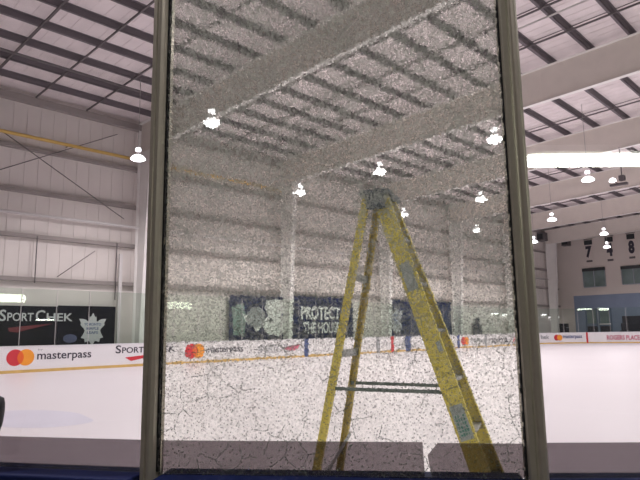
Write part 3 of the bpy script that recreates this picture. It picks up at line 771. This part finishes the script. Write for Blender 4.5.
# ------------------------------------------------------------------ step ladder on the ice
X0, Z0, PHI, WT, WB, AA, A0, BB, B0, WTB, WBB = 0.415, 3.945, 0.364, 0.118, 0.31, 0.826, 0.031, 0.517, 0.057, 0.155, 0.295
ha = .7688989
FH = Vector((math.cos(ha), math.sin(ha), 0)); RH = Vector((math.sin(ha), -math.cos(ha), 0))
wv = FH*math.cos(PHI)+RH*math.sin(PHI); dv = RH*math.cos(PHI)-FH*math.sin(PHI); lc = RH*X0+FH*Z0
LH = 2.4
def lp(dd_, ww, h): return lc+dv*dd_+wv*ww+Vector((0, 0, h))
lad = thing('step_ladder', 'tall yellow fibreglass step ladder standing open on the ice behind the shattered pane', 'ladder', (lc.x, lc.y, 0), math.atan2(dv.y, dv.x))
H0 = .0015
def rail(dt, wt_, db, wb_, web, fl, name, m):
    a = lp(dt, wt_, LH-.02); b = lp(db, wb_, .03); ax = (b-a).normalized()
    side = wv if wt_ > 0 else -wv                   # outward
    fwd = (dv-ax*dv.dot(ax)).normalized(); out = ax.cross(fwd).normalized()
    if out.dot(side) < 0: out = -out
    mb = MB(); mid = (a+b)/2; L_ = (b-a).length
    mb.box(mid, (L_, web, .006), ax, fwd, out)       # web
    for s in (-1, 1): mb.box(mid+fwd*s*(web/2-.003)-out*(fl/2+.002), (L_, .006, fl), ax, fwd, out)
    r = mb.build(name, m, lad)
    f = MB(); f.box(lp(db, wb_, .017), (.11, .05, .03), dv, wv, (0, 0, 1)).build('foot', M['black'], r, bevel=.006)
    return r, a, b, fwd, out
fr_n = rail(A0, -WT, AA, -WB, .106, .036, 'front_rail', M['yellow'])
fr_f = rail(A0, WT, AA, WB, .106, .036, 'front_rail', M['yellow'])
bk_n = rail(-B0, -WTB, -BB, -WBB, .048, .028, 'rear_rail', M['yellow'])
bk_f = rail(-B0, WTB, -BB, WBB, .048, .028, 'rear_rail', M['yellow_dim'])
MB().box(lp(-.0, 0, LH+.005), (.20, .36, .035), dv, wv, (0, 0, 1)).box(lp(.012, -.165, LH-.05), (.13, .012, .12), dv, wv, (0, 0, 1)).box(lp(.012, .165, LH-.05), (.13, .012, .12), dv, wv, (0, 0, 1)).build('top_cap', M['ladder_cap'], lad, bevel=.008)
def fpos(h, s): f = (LH-h)/LH; return A0+(AA-A0)*f, s*(WT+(WB-WT)*f)
def bpos(h, s): f = (LH-h)/LH; return -B0-(BB-B0)*f, s*(WTB+(WBB-WTB)*f)
for i in range(1, 8):
    h = .30*i; d0, w0 = fpos(h, 1)
    MB().box(lp(d0, 0, h), (.085, 2*abs(w0)-.012, .022), dv, wv, (0, 0, 1)).build('step', M['ladder_alu'], lad, bevel=.003)
for h in (.45, 1.36, 1.86):
    d0, w0 = bpos(h, 1); MB().box(lp(d0, 0, h), (.018, 2*abs(w0)-.01, .050), dv, wv, (0, 0, 1)).build('rear_brace', M['ladder_alu'], lad)
# diagonal brace at the foot of the rear
a0 = bpos(.95, 1); a1 = bpos(.55, -1); MB().bar(lp(a0[0]+.01, a0[1]*.95, .80), lp(a1[0]+.01, a1[1]*.95, .52), .03, .006, side=dv).build('rear_diagonal', M['ladder_alu'], lad)
for s in (-1, 1):
    h = 1.135; d0, w0 = fpos(h, s); d1_, w1 = bpos(h, s)
    MB().bar(lp(d0, w0*.94, h), lp(d1_-.01, w1*.94, h+.01), .022, .006, side=wv).build('spreader', M['brace'], lad)
# labels on the near front rail
def rail_label(y0, y1, m, name, wd=.085, sh=0.0):
    r, a, b, fwd, out = fr_n
    def at(y):
        lo, hi = 0., 1.
        for _ in range(40):
            m_ = (lo+hi)/2; p_ = a+(b-a)*m_-CAM; yy = 240-FPX*p_.dot(CU)/p_.dot(CF)
            if yy < y: lo = m_
            else: hi = m_
        return a+(b-a)*lo
    p0, p1 = at(y0), at(y1); ax = (b-a).normalized()
    MB().box((p0+p1)/2+out*.0045+fwd*sh, ((p1-p0).length, wd, .002), ax, fwd, out).build(name, m, lad)
rail_label(263, 290, M['label_grey'], 'grey_label', .07)
rail_label(343, 353, M['label_grey'], 'grey_label', .03, .03)
rail_label(405, 440, M['label_grey'], 'grey_label', .08)
r, a, b, fwd, out = fr_n
ax = (b-a).normalized(); base_ = a+(b-a)*(.0)
lo, hi = 0., 1.
for _ in range(40):
    m_ = (lo+hi)/2; p_ = a+(b-a)*m_-CAM
    if 240-FPX*p_.dot(CU)/p_.dot(CF) < 414: lo = m_
    else: hi = m_
p_ = a+(b-a)*lo; rr = random.Random(3); mb = MB()
for i in range(6):
    for j in range(4):
        if rr.random() < .2: continue
        mb.box(p_+ax*(.012+i*.021)+fwd*((j-1.5)*.015)+out*.0062, (rr.uniform(.008, .017), rr.uniform(.007, .012), .0012), ax, fwd, out)
mb.build('label_print', M['label_teal'], lad)

# ------------------------------------------------------------------ world, camera, view
w = bpy.data.worlds.new('world'); SC.world = w; w.use_nodes = True
w.node_tree.nodes['Background'].inputs[0].default_value = (.05, .05, .055, 1); w.node_tree.nodes['Background'].inputs[1].default_value = .3
cd = bpy.data.cameras.new('camera'); cd.sensor_width = 36; cd.lens = FPX/640*36; cd.clip_start = .02; cd.clip_end = 300
co = bpy.data.objects.new('camera', cd); COL.objects.link(co)
m4 = Matrix((( CR.x, CU.x, -CF.x, CAM.x), (CR.y, CU.y, -CF.y, CAM.y), (CR.z, CU.z, -CF.z, CAM.z), (0, 0, 0, 1)))
co.matrix_world = m4
SC.camera = co
SC.view_settings.view_transform = 'Standard'; SC.view_settings.look = 'None'; SC.view_settings.gamma = 1; SC.view_settings.use_curve_mapping = False
SC.view_settings.exposure = 0.0
SC.cycles.max_bounces = 12; SC.cycles.transparent_max_bounces = 24; SC.cycles.diffuse_bounces = 5
SC.cycles.use_denoising = True
SC.cycles.use_light_tree = True
SC.cycles.caustics_refractive = False; SC.cycles.caustics_reflective = True
SC.cycles.sample_clamp_indirect = 6
